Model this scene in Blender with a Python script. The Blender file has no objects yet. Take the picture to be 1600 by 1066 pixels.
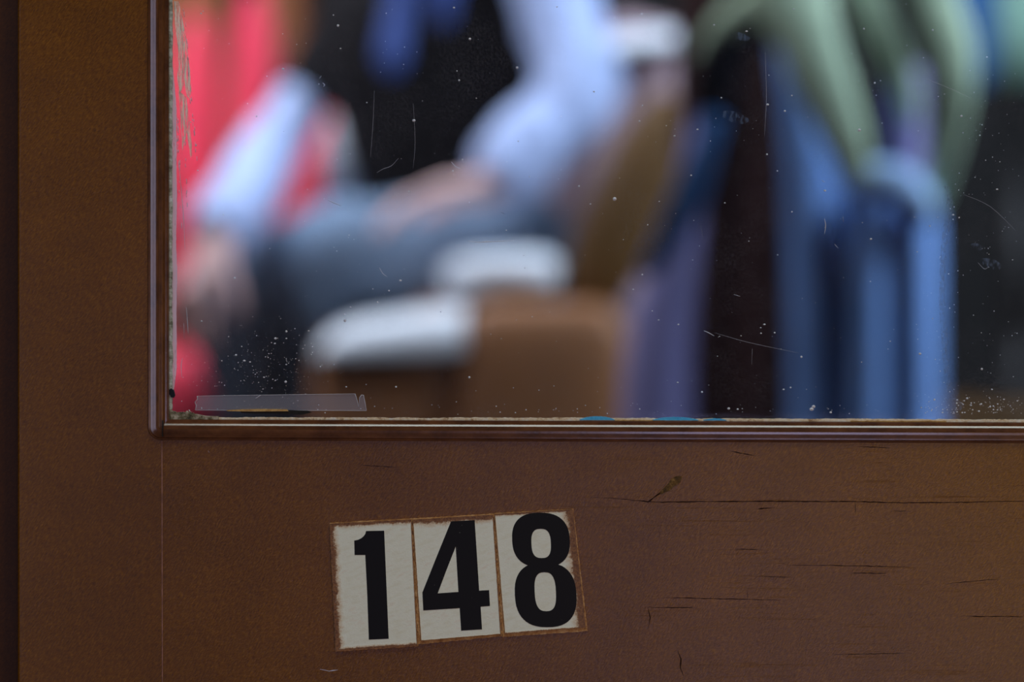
import bpy, bmesh, math, random
from mathutils import Vector, Matrix, noise
random.seed(7)
SC = bpy.context.scene
COL = SC.collection
PI = math.pi

# ------------------------------------------------------------------ camera
CZ = 0.45                      # lens height above the inside floor (the photographer stands on lower ground outside)
D0 = 0.90                      # lens to door face
S0 = 0.0003                    # metres per photo pixel on the door face
cam = bpy.data.cameras.new('camera'); camo = bpy.data.objects.new('camera', cam); COL.objects.link(camo)
camo.location = (0, -D0, CZ); camo.rotation_euler = (PI/2, 0, 0)
cam.sensor_width = 36; cam.lens = 36*D0/(1600*S0)
cam.clip_start = 0.02; cam.clip_end = 60
cam.dof.use_dof = True; cam.dof.focus_distance = D0; cam.dof.aperture_fstop = 2.3
SC.camera = camo
SC.view_settings.view_transform = 'Standard'; SC.view_settings.look = 'None'
SC.view_settings.exposure = 0.0; SC.view_settings.gamma = 1; SC.view_settings.use_curve_mapping = False

# ------------------------------------------------------------------ world and lights
w = bpy.data.worlds.new('world'); SC.world = w; w.use_nodes = True
w.node_tree.nodes['Background'].inputs[0].default_value = (0.40, 0.42, 0.46, 1)
w.node_tree.nodes['Background'].inputs[1].default_value = 0.035

def area(name, loc, target, size, power, col, sy=None):
    l = bpy.data.lights.new(name, 'AREA'); l.energy = power; l.color = col
    l.shape = 'RECTANGLE'; l.size = size; l.size_y = sy or size
    o = bpy.data.objects.new(name, l); COL.objects.link(o); o.location = loc
    d = Vector(target) - Vector(loc); o.rotation_euler = d.to_track_quat('-Z', 'Y').to_euler()
    return o
# lamps added outside for sheen and highlights on the door
area('door_sheen_light', (0.66, -3.6, -0.33), (0.25, 0, 0.2), 0.75, 10, (0.66, 0.62, 1.0), 1.12)  # added low lamp that makes the bluish sheen on the rail
area('overhead_fill_light', (0.5, -1.0, 3.2), (0.2, 0, 0.2), 2.4, 41, (0.91, 1.0, 0.95), 1.0)  # added overhead to catch the bead's upward facet; no canopy is built
area('left_bead_light', (-1.85, -2.7, 0.55), (0, 0, 0.45), 0.6, 7, (0.72, 0.70, 1.0), 1.6)  # added on the left for the lilac line along the bead
area('warm_side_light', (1.95, -3.4, -0.3), (0.3, 0, 0.3), 0.8, 17, (1.0, 0.58, 0.16), 1.2)  # added lamp, warms the far right of the rail
# daylight inside, from the right window and the ceiling, plus two added fill lamps
area('side_window_light', (1.75, 1.2, 1.75), (0.0, 2.1, 0.5), 1.1, 80, (0.66, 0.80, 1.0), 0.9)
area('ceiling_light', (-0.55, 1.8, 2.25), (-0.35, 2.2, 0.0), 1.2, 40, (0.74, 0.84, 1.0), 1.3)
area('left_fill_light', (-1.3, 1.3, 2.0), (-0.85, 2.4, 0.6), 0.7, 10, (0.88, 0.88, 1.0), 0.7)  # added fill for the red chair and left hand; no window there
area('far_fill_light', (-1.35, 2.25, 2.0), (-0.45, 2.45, 0.75), 0.7, 16, (0.92, 0.90, 1.0), 0.6)  # added to brighten the pale arm cloth; no window there

def P(px, py, Y):
    s = S0*(Y+D0)/D0
    return Vector(((px-800)*s, Y, CZ-(py-533)*s))

# ------------------------------------------------------------------ materials
def lin(c):
    return tuple((x/12.92 if x <= 0.04045 else ((x+0.055)/1.055)**2.4) for x in [v/255 for v in c])+(1,)
class N:
    def __init__(s, name):
        s.m = bpy.data.materials.new(name); s.m.use_nodes = True; s.t = s.m.node_tree
        s.b = s.t.nodes['Principled BSDF']; s.out = s.t.nodes['Material Output']
    def n(s, typ, **kw):
        x = s.t.nodes.new(typ)
        for k, v in kw.items():
            if k.startswith('i_'): x.inputs[k[2:].replace('_', ' ')].default_value = v
            else: setattr(x, k, v)
        return x
    def l(s, a, b): s.t.links.new(a, b)
    def coords(s, scale=(1, 1, 1), rot=(0, 0, 0), kind='Object'):
        tc = s.n('ShaderNodeTexCoord'); mp = s.n('ShaderNodeMapping')
        m0 = s.n('ShaderNodeMapping'); m0.inputs['Rotation'].default_value = rot      # turn first, then stretch
        mp.inputs['Scale'].default_value = scale
        s.l(tc.outputs[kind], m0.inputs['Vector']); s.l(m0.outputs[0], mp.inputs['Vector']); return mp.outputs[0]
    def noise(s, vec, scale, detail=4, rough=0.6):
        x = s.n('ShaderNodeTexNoise'); x.inputs['Scale'].default_value = scale
        x.inputs['Detail'].default_value = detail; x.inputs['Roughness'].default_value = rough
        s.l(vec, x.inputs['Vector']); return x.outputs['Fac']
    def ramp(s, fac, stops):
        r = s.n('ShaderNodeValToRGB'); e = r.color_ramp.elements
        while len(e) < len(stops): e.new(0.5)
        for k, (p, c) in enumerate(stops): e[k].position = p; e[k].color = c
        s.l(fac, r.inputs[0]); return r.outputs[0]
    def mix(s, fac, a, b, mode='MIX'):
        x = s.n('ShaderNodeMix', data_type='RGBA', blend_type=mode)
        for sock, v in ((x.inputs[0], fac), (x.inputs[6], a), (x.inputs[7], b)):
            if hasattr(v, 'is_linked'): s.l(v, sock)
            else: sock.default_value = v
        return x.outputs[2]
    def math(s, op, a, b=0.0, clamp=False):
        x = s.n('ShaderNodeMath', operation=op, use_clamp=clamp)
        for sock, v in ((x.inputs[0], a), (x.inputs[1], b)):
            if hasattr(v, 'is_linked'): s.l(v, sock)
            else: sock.default_value = v
        return x.outputs[0]
    def bump(s, h, dist, strength=1.0):
        x = s.n('ShaderNodeBump'); x.inputs['Distance'].default_value = dist; x.inputs['Strength'].default_value = strength
        s.l(h, x.inputs['Height']); s.l(x.outputs[0], s.b.inputs['Normal'])

def plain(name, c, rough=0.8, var=0.25, scale=18, spec=0.3, bump=0.0, bscale=300, sheen=0, metal=0):
    m = N(name); base = lin(c)
    v = m.coords(); f = m.noise(v, scale)
    dk = tuple(x*(1-var) for x in base[:3])+(1,); lt = tuple(min(1, x*(1+var)) for x in base[:3])+(1,)
    m.l(m.ramp(f, [(0.3, dk), (0.7, lt)]), m.b.inputs['Base Color'])
    m.b.inputs['Roughness'].default_value = rough; m.b.inputs['Specular IOR Level'].default_value = spec
    m.b.inputs['Metallic'].default_value = metal
    if sheen: m.b.inputs['Sheen Weight'].default_value = sheen
    if bump: m.bump(m.noise(v, bscale, 3), bump)
    return m.m

def door_wood(name, grain=1.0, rough=0.25, tint=(1, 1, 1)):
    m = N(name)
    # short slanted brush marks in the varnish
    f1 = m.noise(m.coords((600, 1, 2600), (0, math.radians(36), 0)), 1.0, 3, 0.6)
    f2 = m.noise(m.coords((300, 1, 1700), (0, math.radians(58), 0)), 1.0, 4, 0.65)
    fib = m.math('MULTIPLY', m.math('ADD', f1, f2), 0.5)
    mot = m.noise(m.coords((1, 1, 1)), 26, 5, 0.65)
    big = m.noise(m.coords((1, 1, 1)), 7, 2, 0.5)
    # long level grain, stronger towards the right of the bottom rail
    g = m.noise(m.coords((13, 1, 800)), 1.0, 5, 0.75)
    tc = m.n('ShaderNodeTexCoord'); sx = m.n('ShaderNodeSeparateXYZ'); m.l(tc.outputs['Object'], sx.inputs[0])
    mask = m.math('MULTIPLY', m.math('ADD', sx.outputs[0], 0.06), 7.0, True)
    gl = m.ramp(g, [(0.30, (1, 1, 1, 1)), (0.41, (0, 0, 0, 1))])
    gl = m.math('MULTIPLY', gl, mask)
    c = m.ramp(fib, [(0.34, lin((86, 51, 0))), (0.5, lin((121, 76, 0))), (0.66, lin((160, 108, 10)))])
    c = m.mix(0.5, c, m.ramp(mot, [(0.3, lin((190, 176, 150))), (0.7, lin((255, 250, 235)))]), 'MULTIPLY')
    c = m.mix(0.55, c, m.ramp(big, [(0.3, (0.63, 0.56, 0.48, 1)), (0.7, (1.0, 0.97, 0.85, 1))]), 'MULTIPLY')
    c = m.mix(m.math('MULTIPLY', gl, 0.3), c, lin((45, 22, 12)))
    c = m.mix(1.0, c, tint+(1,), 'MULTIPLY')
    m.l(c, m.b.inputs['Base Color'])
    m.b.inputs['Roughness'].default_value = rough
    m.b.inputs['Specular IOR Level'].default_value = 0.42
    h = m.math('ADD', m.math('MULTIPLY', fib, 1.0*grain), m.math('MULTIPLY', mot, 0.6))
    h = m.math('SUBTRACT', h, m.math('MULTIPLY', gl, 0.12))
    m.bump(h, 0.00022)
    return m.m

def bead_wood():
    m = N('moulding_varnish')
    f = m.noise(m.coords((60, 400, 60)), 1.0, 4, 0.7)
    f2 = m.noise(m.coords((500, 500, 500)), 1.0, 3, 0.7)
    c = m.ramp(f, [(0.3, lin((70, 38, 18))), (0.7, lin((118, 74, 40)))])
    m.l(c, m.b.inputs['Base Color']); m.b.inputs['Roughness'].default_value = 0.24
    m.b.inputs['Coat Weight'].default_value = 1.0; m.b.inputs['Coat Roughness'].default_value = 0.16
    m.bump(m.math('ADD', f, f2), 0.00006)
    return m.m

def putty_mat(name, stops, rough=0.8):
    m = N(name)
    f = m.noise(m.coords(), 260, 6, 0.75)
    m.l(m.ramp(f, stops), m.b.inputs['Base Color']); m.b.inputs['Roughness'].default_value = rough
    m.bump(m.noise(m.coords(), 900, 4), 0.0004)
    return m.m

def glass_mat():
    m = N('window_glass'); t = m.t
    tr = m.n('ShaderNodeBsdfTransparent'); gl = m.n('ShaderNodeBsdfGlossy'); gl.inputs['Roughness'].default_value = 0.02
    di = m.n('ShaderNodeBsdfDiffuse'); di.inputs[0].default_value = (0.62, 0.66, 0.78, 1)
    tr.inputs[0].default_value = (0.98, 0.985, 0.985, 1)
    fr = m.n('ShaderNodeFresnel'); fr.inputs[0].default_value = 1.45
    m1 = m.n('ShaderNodeMixShader'); m2 = m.n('ShaderNodeMixShader')
    m.l(fr.outputs[0], m1.inputs[0]); m.l(tr.outputs[0], m1.inputs[1]); m.l(gl.outputs[0], m1.inputs[2])
    # wiped dirt film, in faint patches
    a = m.noise(m.coords((14, 1, 14), (0, 0.5, 0)), 1.0, 6, 0.75)
    b = m.noise(m.coords((900, 1, 900)), 1.0, 2, 0.6)
    film = m.math('MULTIPLY', m.ramp(a, [(0.45, (0, 0, 0, 1)), (0.85, (1, 1, 1, 1))]), m.ramp(b, [(0.4, (0, 0, 0, 1)), (0.75, (1, 1, 1, 1))]))
    film = m.math('ADD', m.math('MULTIPLY', film, 0.10), 0.004)
    m.l(film, m2.inputs[0]); m.l(m1.outputs[0], m2.inputs[1]); m.l(di.outputs[0], m2.inputs[2])
    m.l(m2.outputs[0], m.out.inputs[0]); m.t.nodes.remove(m.b)
    return m.m

def film_mat(name, col, amount, patch=None):
    """thin see-through film or smear: mostly clear, partly matt"""
    m = N(name)
    tr = m.n('ShaderNodeBsdfTransparent'); di = m.n('ShaderNodeBsdfPrincipled'); di.inputs['Base Color'].default_value = lin(col)
    di.inputs['Roughness'].default_value = 0.4
    mx = m.n('ShaderNodeMixShader'); mx.inputs[0].default_value = amount
    if patch:
        f = m.noise(m.coords(patch[0]), 1.0, 5, 0.7)
        r = m.ramp(f, [(patch[1], (0, 0, 0, 1)), (patch[2], (1, 1, 1, 1))])
        m.l(m.math('MULTIPLY', r, amount), mx.inputs[0])
    m.l(tr.outputs[0], mx.inputs[1]); m.l(di.outputs[0], mx.inputs[2]); m.l(mx.outputs[0], m.out.inputs[0])
    m.t.nodes.remove(m.b)
    return m.m

def tile_mat(name, wl, wr, wb, wt):
    """enamelled tile face: cream with rust creeping in from chosen edges (0..1 each)"""
    m = N(name)
    tc = m.n('ShaderNodeTexCoord'); s = m.n('ShaderNodeSeparateXYZ'); m.l(tc.outputs['UV'], s.inputs[0])
    n1 = m.noise(m.coords((260, 260, 260)), 1.0, 5, 0.75); n2 = m.noise(m.coords((1300, 1300, 1300)), 1.0, 3, 0.7)
    nn = m.math('ADD', m.math('MULTIPLY', n1, 0.62), m.math('MULTIPLY', n2, 0.38))
    def edge(d, wgt, asp=1.0):   # nearer the edge => larger
        return m.math('MULTIPLY', m.math('SUBTRACT', 1.0, m.math('DIVIDE', m.math('MULTIPLY', d, asp), max(wgt, 1e-3)), True), 1.0)
    ex = [edge(s.outputs[0], wl), edge(m.math('SUBTRACT', 1.0, s.outputs[0]), wr),
          edge(s.outputs[1], wb, 1.5), edge(m.math('SUBTRACT', 1.0, s.outputs[1]), wt, 1.5)]
    e = ex[0]
    for q in ex[1:]: e = m.math('MAXIMUM', e, q)
    r = m.math('ADD', e, m.math('MULTIPLY', m.math('SUBTRACT', nn, 0.5), 1.5))
    cloud = m.noise(m.coords((120, 1, 420), (0, 0.3, 0)), 1.0, 4, 0.6)
    cream = m.ramp(cloud, [(0.3, lin((232, 236, 216))), (0.55, lin((240, 248, 234))), (0.75, lin((234, 230, 212)))])
    rust = m.ramp(n2, [(0.35, lin((92, 52, 24))), (0.65, lin((150, 104, 58)))])
    halo = m.mix(m.math('MULTIPLY', m.ramp(r, [(0.18, (0, 0, 0, 1)), (0.55, (1, 1, 1, 1))]), 0.75), cream, lin((210, 178, 136)))
    c = m.mix(m.ramp(r, [(0.50, (0, 0, 0, 1)), (0.66, (1, 1, 1, 1))]), halo, rust)
    m.l(c, m.b.inputs['Base Color']); m.b.inputs['Roughness'].default_value = 0.45
    m.bump(r, 0.0001)
    return m.m

def ink_mat():
    m = N('black_ink')
    v = m.coords((900, 900, 900)); x = m.n('ShaderNodeTexVoronoi'); x.inputs['Scale'].default_value = 0.45; m.l(v, x.inputs['Vector'])
    big = m.noise(m.coords((70, 70, 70)), 1.0, 3)
    d = m.math('ADD', x.outputs['Distance'], m.math('MULTIPLY', big, 0.35))
    c = m.ramp(d, [(0.185, lin((105, 105, 100))), (0.22, lin((8, 11, 17)))])
    m.l(c, m.b.inputs['Base Color']); m.b.inputs['Roughness'].default_value = 0.55; m.b.inputs['Specular IOR Level'].default_value = 0.25
    return m.m

M = dict(
    door=door_wood('door_varnish'), jamb=door_wood('jamb_varnish', rough=0.6, tint=(0.42, 0.30, 0.32)), bead=bead_wood(), glass=glass_mat(),
    ink=ink_mat(),
    wall=plain('panelled_wall', (58, 34, 22), 0.6, 0.3, 3, bump=0.001, bscale=20),
    wallb=plain('dark_wall', (11, 10, 10), 0.8, 0.3, 3),
    oak=plain('oak_pillar', (128, 72, 34), 0.6, 0.25, 6),
    floor=plain('floor_lino', (24, 22, 24), 0.7, 0.3, 8),
    ceiling=plain('ceiling_paint', (90, 84, 76), 0.8, 0.1, 3),
    ground=plain('platform_paving', (92, 86, 82), 0.9, 0.2, 6),
    red=plain('red_upholstery', (226, 54, 80), 0.85, 0.12, 5, bump=0.001, sheen=0.3),
    white=plain('white_cloth', (232, 238, 244), 0.85, 0.04, 5, bump=0.0006),
    leather=plain('brown_leather', (150, 100, 62), 0.5, 0.18, 7, 0.4, bump=0.0008),
    leatherd=plain('shaded_leather_dark_wood', (92, 62, 20), 0.6, 0.2, 7, 0.3, bump=0.0008),  # wing's shade mixed into the brown; also serves as dark table wood
    leather_lit=plain('lit_brown_leather', (186, 156, 160), 0.6, 0.15, 6, 0.4, bump=0.0008),  # brown backrest leather with the light on it mixed into the colour
    shirt=plain('blue_shirt', (174, 190, 228), 0.85, 0.10, 16, bump=0.001, bscale=60),
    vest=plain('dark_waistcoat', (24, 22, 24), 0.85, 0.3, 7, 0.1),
    tie=plain('blue_tie', (54, 76, 138), 0.6, 0.12, 20),
    trouser=plain('slate_trousers', (124, 144, 168), 0.9, 0.15, 9, 0.1, bump=0.001),
    skin=plain('skin', (240, 198, 192), 0.6, 0.06, 30),
    hair=plain('grey_hair', (70, 62, 56), 0.8, 0.3, 60, bump=0.002, bscale=120),
    shoe=plain('black_shoe', (14, 13, 13), 0.35, 0.2, 20),
    eye=plain('eye_white', (230, 230, 225), 0.3, 0.02), iris=plain('iris_brown', (50, 34, 22), 0.3, 0.1),
    lip=plain('lips', (176, 96, 92), 0.6, 0.05),
    coat=plain('blue_coat_cloth', (114, 150, 206), 0.9, 0.15, 7, 0.1, bump=0.001, bscale=80),
    coatp=plain('lilac_blue_cloth', (122, 118, 160), 0.9, 0.12, 7, 0.1),
    coatl=plain('pale_blue_cuff', (172, 208, 255), 0.85, 0.06, 7),
    lining=plain('dark_lining', (90, 62, 60), 0.8, 0.25, 6, 0.1),
    navy=plain('navy_collar', (9, 11, 20), 0.9, 0.3, 7, 0.05),
    teal=plain('teal_strap', (24, 74, 124), 0.8, 0.2, 9),
    green=plain('sage_green_knit', (190, 214, 182), 0.95, 0.12, 8, 0.1, bump=0.0015, bscale=90),
    jade=plain('jade_shade', (112, 146, 130), 0.9, 0.08, 9),
    pole=plain('black_iron', (16, 14, 14), 0.4, 0.2, 20),
    maroon=plain('maroon_bead', (120, 22, 26), 0.4, 0.1, 20),
)
M['putty'] = putty_mat('cream_putty', [(0.34, lin((150, 112, 76))), (0.46, lin((232, 214, 180))), (0.64, lin((244, 244, 234)))])
M['puttyo'] = putty_mat('ochre_wood_sliver', [(0.3, lin((150, 108, 58))), (0.7, lin((226, 190, 122)))])
M['puttyg'] = putty_mat('grey_green_putty', [(0.36, lin((110, 114, 96))), (0.5, lin((186, 194, 184))), (0.64, lin((226, 236, 240)))])
M['moss'] = putty_mat('crumbly_putty', [(0.34, lin((30, 26, 20))), (0.46, lin((104, 98, 72))), (0.6, lin((184, 176, 158)))])
M['bluep'] = putty_mat('sky_blue_paint', [(0.3, lin((60, 170, 236))), (0.66, lin((90, 196, 246))), (0.8, lin((220, 232, 232)))])
M['black'] = putty_mat('black_gap', [(0.3, lin((6, 6, 6))), (0.7, lin((16, 14, 12)))])
M['tape'] = film_mat('clear_tape_film', (196, 200, 220), 0.16)
M['tapee'] = film_mat('tape_edge', (220, 222, 235), 0.45)
M['dust'] = plain('dust', (215, 222, 235), 0.9, 0.1, 100)
M['scr'] = film_mat('scratch', (215, 222, 240), 0.55)
M['smear'] = film_mat('lilac_smear', (250, 225, 250), 0.72, ((500, 500, 90), 0.2, 0.42))
M['scrape'] = film_mat('paint_scrape', (255, 246, 232), 0.95, ((2200, 2200, 110), 0.47, 0.545))
M['scuff'] = film_mat('scuff', (120, 150, 190), 0.35, ((700, 700, 300), 0.45, 0.7))
M['rust'] = putty_mat('tan_backing', [(0.3, lin((120, 74, 36))), (0.5, lin((190, 140, 84))), (0.7, lin((224, 188, 136)))])

# ------------------------------------------------------------------ mesh helpers
def tag(o, label=None, cat=None, group=None, kind=None):
    if label: o['label'] = label
    if cat: o['category'] = cat
    if group: o['group'] = group
    if kind: o['kind'] = kind
    return o
def link(name, me, mat, parent=None, smooth=True):
    o = bpy.data.objects.new(name, me); COL.objects.link(o)
    if mat: me.materials.append(mat)
    if parent: o.parent = parent; o.matrix_parent_inverse = Matrix.Translation(parent.location).inverted() if parent.type == 'EMPTY' else Matrix()
    if smooth:
        for p in me.polygons: p.use_smooth = True
    return o
def from_bm(name, bm, mat, parent=None, smooth=True):
    bmesh.ops.recalc_face_normals(bm, faces=bm.faces)
    me = bpy.data.meshes.new(name); bm.to_mesh(me); bm.free()
    return link(name, me, mat, parent, smooth)
def mod(o, typ, **kw):
    m = o.modifiers.new(typ.lower(), typ)
    for k, v in kw.items(): setattr(m, k, v)
    return m
def bake(o):
    dg = bpy.context.evaluated_depsgraph_get(); dg.update()
    me = bpy.data.meshes.new_from_object(o.evaluated_get(dg))
    mats = [m for m in o.data.materials]
    o.modifiers.clear(); o.data = me
    if not me.materials:
        for m in mats: me.materials.append(m)
    for p in me.polygons: p.use_smooth = True
    return o
def empty(name, loc):
    o = bpy.data.objects.new(name, None); COL.objects.link(o); o.location = loc; o.empty_display_size = 0.05
    return o
def add_box(bm, lo, hi, mat=None):
    r = bmesh.ops.create_cube(bm, size=1)
    c = (Vector(lo)+Vector(hi))/2; d = Vector(hi)-Vector(lo)
    for v in r['verts']:
        v.co = Vector((v.co.x*d.x, v.co.y*d.y, v.co.z*d.z))+c
        if mat is not None: v.co = mat @ v.co
    return r['verts']
def box(name, lo, hi, mat, parent=None, bev=0.0, seg=4, rot=None):
    bm = bmesh.new(); add_box(bm, lo, hi, rot)
    o = from_bm(name, bm, mat, parent, bev > 0)
    if bev: mod(o, 'BEVEL', width=bev, segments=seg); bake(o)
    return o
def soft(name, c, half, mat, parent=None, e=0.45, rot=(0, 0, 0), nu=40, nv=24, puff=0.0):
    """rounded, padded block: a superellipsoid"""
    bm = bmesh.new(); rows = []
    R = (Matrix.Rotation(rot[2], 3, 'Z') @ Matrix.Rotation(rot[1], 3, 'Y') @ Matrix.Rotation(rot[0], 3, 'X'))
    f = lambda v: math.copysign(abs(v)**e, v)
    for i in range(nv+1):
        a = -PI/2+PI*i/nv; row = []
        for j in range(nu):
            b = 2*PI*j/nu
            p = Vector((f(math.cos(a))*f(math.cos(b))*half[0], f(math.cos(a))*f(math.sin(b))*half[1], f(math.sin(a))*half[2]))
            if puff: p += p.normalized()*puff*(noise.noise(p*9+Vector(c)*3))
            row.append(bm.verts.new(R @ p + Vector(c)))
        rows.append(row)
    for i in range(nv):
        for j in range(nu):
            bm.faces.new((rows[i][j], rows[i][(j+1) % nu], rows[i+1][(j+1) % nu], rows[i+1][j]))
    bmesh.ops.remove_doubles(bm, verts=bm.verts, dist=1e-5)
    return from_bm(name, bm, mat, parent)
def tube_bm(bm, pts, rad, n=10, flat=1.0, up=Vector((0, 1, 0)), sub=1, wob=0.0):
    """swept tube; rad a number or list; flat squashes it along 'up'"""
    pts = [Vector(p) for p in pts]
    if not isinstance(rad, (list, tuple)): rad = [rad]*len(pts)
    if sub > 1 and len(pts) > 2:                      # Catmull-Rom
        q, r = [], []
        for i in range(len(pts)-1):
            p0, p1, p2, p3 = pts[max(i-1, 0)], pts[i], pts[i+1], pts[min(i+2, len(pts)-1)]
            for k in range(sub):
                t = k/sub
                q.append(0.5*((2*p1)+(p2-p0)*t+(2*p0-5*p1+4*p2-p3)*t*t+(3*p1-p0-3*p2+p3)*t**3)); r.append(rad[i]*(1-t)+rad[i+1]*t)
        q.append(pts[-1]); r.append(rad[-1]); pts, rad = q, r
    rings = []
    for i, p in enumerate(pts):
        d = (pts[min(i+1, len(pts)-1)]-pts[max(i-1, 0)]).normalized()
        u = up if abs(d.dot(up)) < 0.95 else Vector((1, 0, 0))
        a = d.cross(u).normalized(); b = a.cross(d).normalized(); ring = []
        for k in range(n):
            t = 2*PI*k/n; rr = rad[i]*(1+(wob*noise.noise(Vector((p.x*25+math.cos(t), p.y*25, p.z*25+math.sin(t)))) if wob else 0))
            ring.append(bm.verts.new(p+a*math.cos(t)*rr+b*math.sin(t)*rr*flat))
        rings.append(ring)
    for i in range(len(rings)-1):
        for k in range(n): bm.faces.new((rings[i][k], rings[i][(k+1) % n], rings[i+1][(k+1) % n], rings[i+1][k]))
    bm.faces.new(rings[0][::-1]); bm.faces.new(rings[-1])
def tube(name, pts, rad, mat, parent=None, **kw):
    bm = bmesh.new(); tube_bm(bm, pts, rad, **kw); return from_bm(name, bm, mat, parent)
def skin(name, verts, edges, radii, mat, parent=None, sub=2, root=0):
    me = bpy.data.meshes.new(name); me.from_pydata([tuple(v) for v in verts], edges, [])
    o = link(name, me, mat, parent, False)
    me.skin_vertices.new() if hasattr(me.skin_vertices, 'new') and not me.skin_vertices else None
    mod(o, 'SKIN', use_smooth_shade=True)
    if not me.skin_vertices: me.attributes
    for i, r in enumerate(radii):
        sv = me.skin_vertices[0].data[i]; sv.radius = (r, r) if not isinstance(r, tuple) else r; sv.use_root = (i == root)
    mod(o, 'SUBSURF', levels=sub, render_levels=sub)
    return bake(o)
def sheet(name, rows, mat, parent=None, thick=0.006, sub=2):
    bm = bmesh.new(); g = [[bm.verts.new(p) for p in r] for r in rows]
    for i in range(len(g)-1):
        for j in range(len(g[i])-1): bm.faces.new((g[i][j], g[i][j+1], g[i+1][j+1], g[i+1][j]))
    o = from_bm(name, bm, mat, parent)
    mod(o, 'SOLIDIFY', thickness=thick, offset=0); mod(o, 'SUBSURF', levels=sub, render_levels=sub)
    return bake(o)

# flat shapes on the door, drawn in door-face pixels and given a real thickness
def DP(px, py, y=0.0): return Vector(((px-800)*S0, y, CZ-(py-533)*S0))
def plate(name, outline, y_back, y_front, mat, parent=None, holes=(), uv=None, smooth=False):
    cu = bpy.data.curves.new(name, 'CURVE'); cu.dimensions = '2D'; cu.fill_mode = 'BOTH'
    for pl in [outline]+list(holes):
        s = cu.splines.new('POLY'); s.points.add(len(pl)-1)
        for k, (x, y) in enumerate(pl): v = DP(x, y); s.points[k].co = (v.x, v.z, 0, 1)
        s.use_cyclic_u = True
    cu.extrude = abs(y_back-y_front)/2
    t = bpy.data.objects.new(name, cu); COL.objects.link(t)
    dg = bpy.context.evaluated_depsgraph_get(); dg.update()
    me = bpy.data.meshes.new_from_object(t.evaluated_get(dg)); bpy.data.objects.remove(t)
    ym = (y_back+y_front)/2
    for v in me.vertices: v.co = Vector((v.co.x, ym-v.co.z, v.co.y))
    me.materials.clear()
    me.name = name
    o = link(name, me, mat, parent, smooth)
    if uv:   # four corners: top left, top right, bottom right, bottom left
        tl, tr, br, bl = [DP(*p) for p in uv]
        lay = me.uv_layers.new(name='UVMap') if not me.uv_layers else me.uv_layers[0]
        for L in me.loops:
            p = me.vertices[L.vertex_index].co
            vv = (p.z-bl.z)/(tl.z-bl.z); xl = bl.x+(tl.x-bl.x)*vv; xr = br.x+(tr.x-br.x)*vv
            zl = 0
            uu = (p.x-xl)/(xr-xl)
            zb = bl.z+(br.z-bl.z)*uu; zt = tl.z+(tr.z-tl.z)*uu
            lay.data[L.index].uv = (uu, (p.z-zb)/(zt-zb))
    return o
def origin_to(o, c):
    """move the object's own origin to c, keeping its mesh where it stands"""
    o.data.transform(Matrix.Translation(-Vector(c))); o.location = c

# ------------------------------------------------------------------ carriage shell (setting)
def struct(o): o['kind'] = 'structure'; return o
XW, YB, ZC = 1.95, 3.35, 2.35
struct(box('floor', (-XW, 0.0, -0.06), (XW, YB, 0.0), M['floor']))
struct(box('ceiling', (-XW, 0.0, ZC), (XW, YB, ZC+0.06), M['ceiling']))
struct(box('wall_left', (-XW-0.06, 0.0, 0), (-XW, YB, ZC), M['wallb']))
struct(box('wall_right', (XW, 0.0, 0), (XW+0.06, YB, ZC), M['wallb']))
struct(box('wall_back', (-XW, YB, 0), (XW, YB+0.06, ZC), M['wallb']))
struct(box('ground', (-6, -9, -1.12), (6, -0.06, -1.05), M['ground']))

# ------------------------------------------------------------------ the door
L0, R0, B0, T0 = 231.0, 2340.0, 688.0, -3700.0      # outer edge of the moulding, in face pixels
SK = 0.0036                                        # the sash has dropped a hair towards the right
DL, DR = 27.0, 2560.0
DT = -3960.0; DB = 533+0.445/S0
TH = 0.022
door = empty('door_1', DP(DL, DB, 0)); struct(door)
def rbox(name, x0, x1, y0, y1, mat, parent, bev=0.0):
    """board between pixel bounds, door thick, with softly worn edges"""
    a = DP(x0, y1); b = DP(x1, y0)
    return box(name, (a.x, 0, a.z), (b.x, TH, b.z), mat, parent, bev)
# left stile: its outer arris is well rounded over
def stile(x0, x1, side):
    bm = bmesh.new(); prof = []
    a, b = DP(x0, 0).x, DP(x1, 0).x; R = 0.0016
    if side < 0:
        prof = [(b, TH), (b, 0)]+[(a+R-R*math.sin(t*PI/2/8), R*0.8-R*0.8*math.cos(t*PI/2/8)) for t in range(9)]+[(a, TH)]
    else:
        prof = [(a, TH), (a, 0)]+[(b-R+R*math.sin(t*PI/2/8), R*0.8-R*0.8*math.cos(t*PI/2/8)) for t in range(9)]+[(b, TH)]
    z0, z1 = DP(0, DB).z, DP(0, DT).z
    lo = [bm.verts.new((x, y, z0)) for x, y in prof]; hi = [bm.verts.new((x, y, z1)) for x, y in prof]
    n = len(prof)
    for i in range(n): bm.faces.new((lo[i], lo[(i+1) % n], hi[(i+1) % n], hi[i]))
    bm.faces.new(lo[::-1]); bm.faces.new(hi)
    return from_bm('stile', bm, M['door'], door, False)
JX = 252.6                                         # the stile-to-rail joint
# keep the joint inside the moulding's foot: stile reaches L0+21 behind the bead
stile(DL, JX, -1); stile(R0-21, DR, 1)
rbox('rail', JX+0.9, R0-21.9, B0-16, DB, M['door'], door)
rbox('rail', JX+0.9, R0-21.9, DT, T0+16, M['door'], door)
tag(plate('joint_line', [(JX-0.3, 689), (JX+1.2, 689), (JX+2.6, 1500), (JX+1.1, 1500)], 0.0002, -0.00006,
    plain('joint_filler', (150, 108, 92), 0.7, 0.5, 200), door), 'pale hairline joint where the upright meets the bottom rail')

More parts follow.
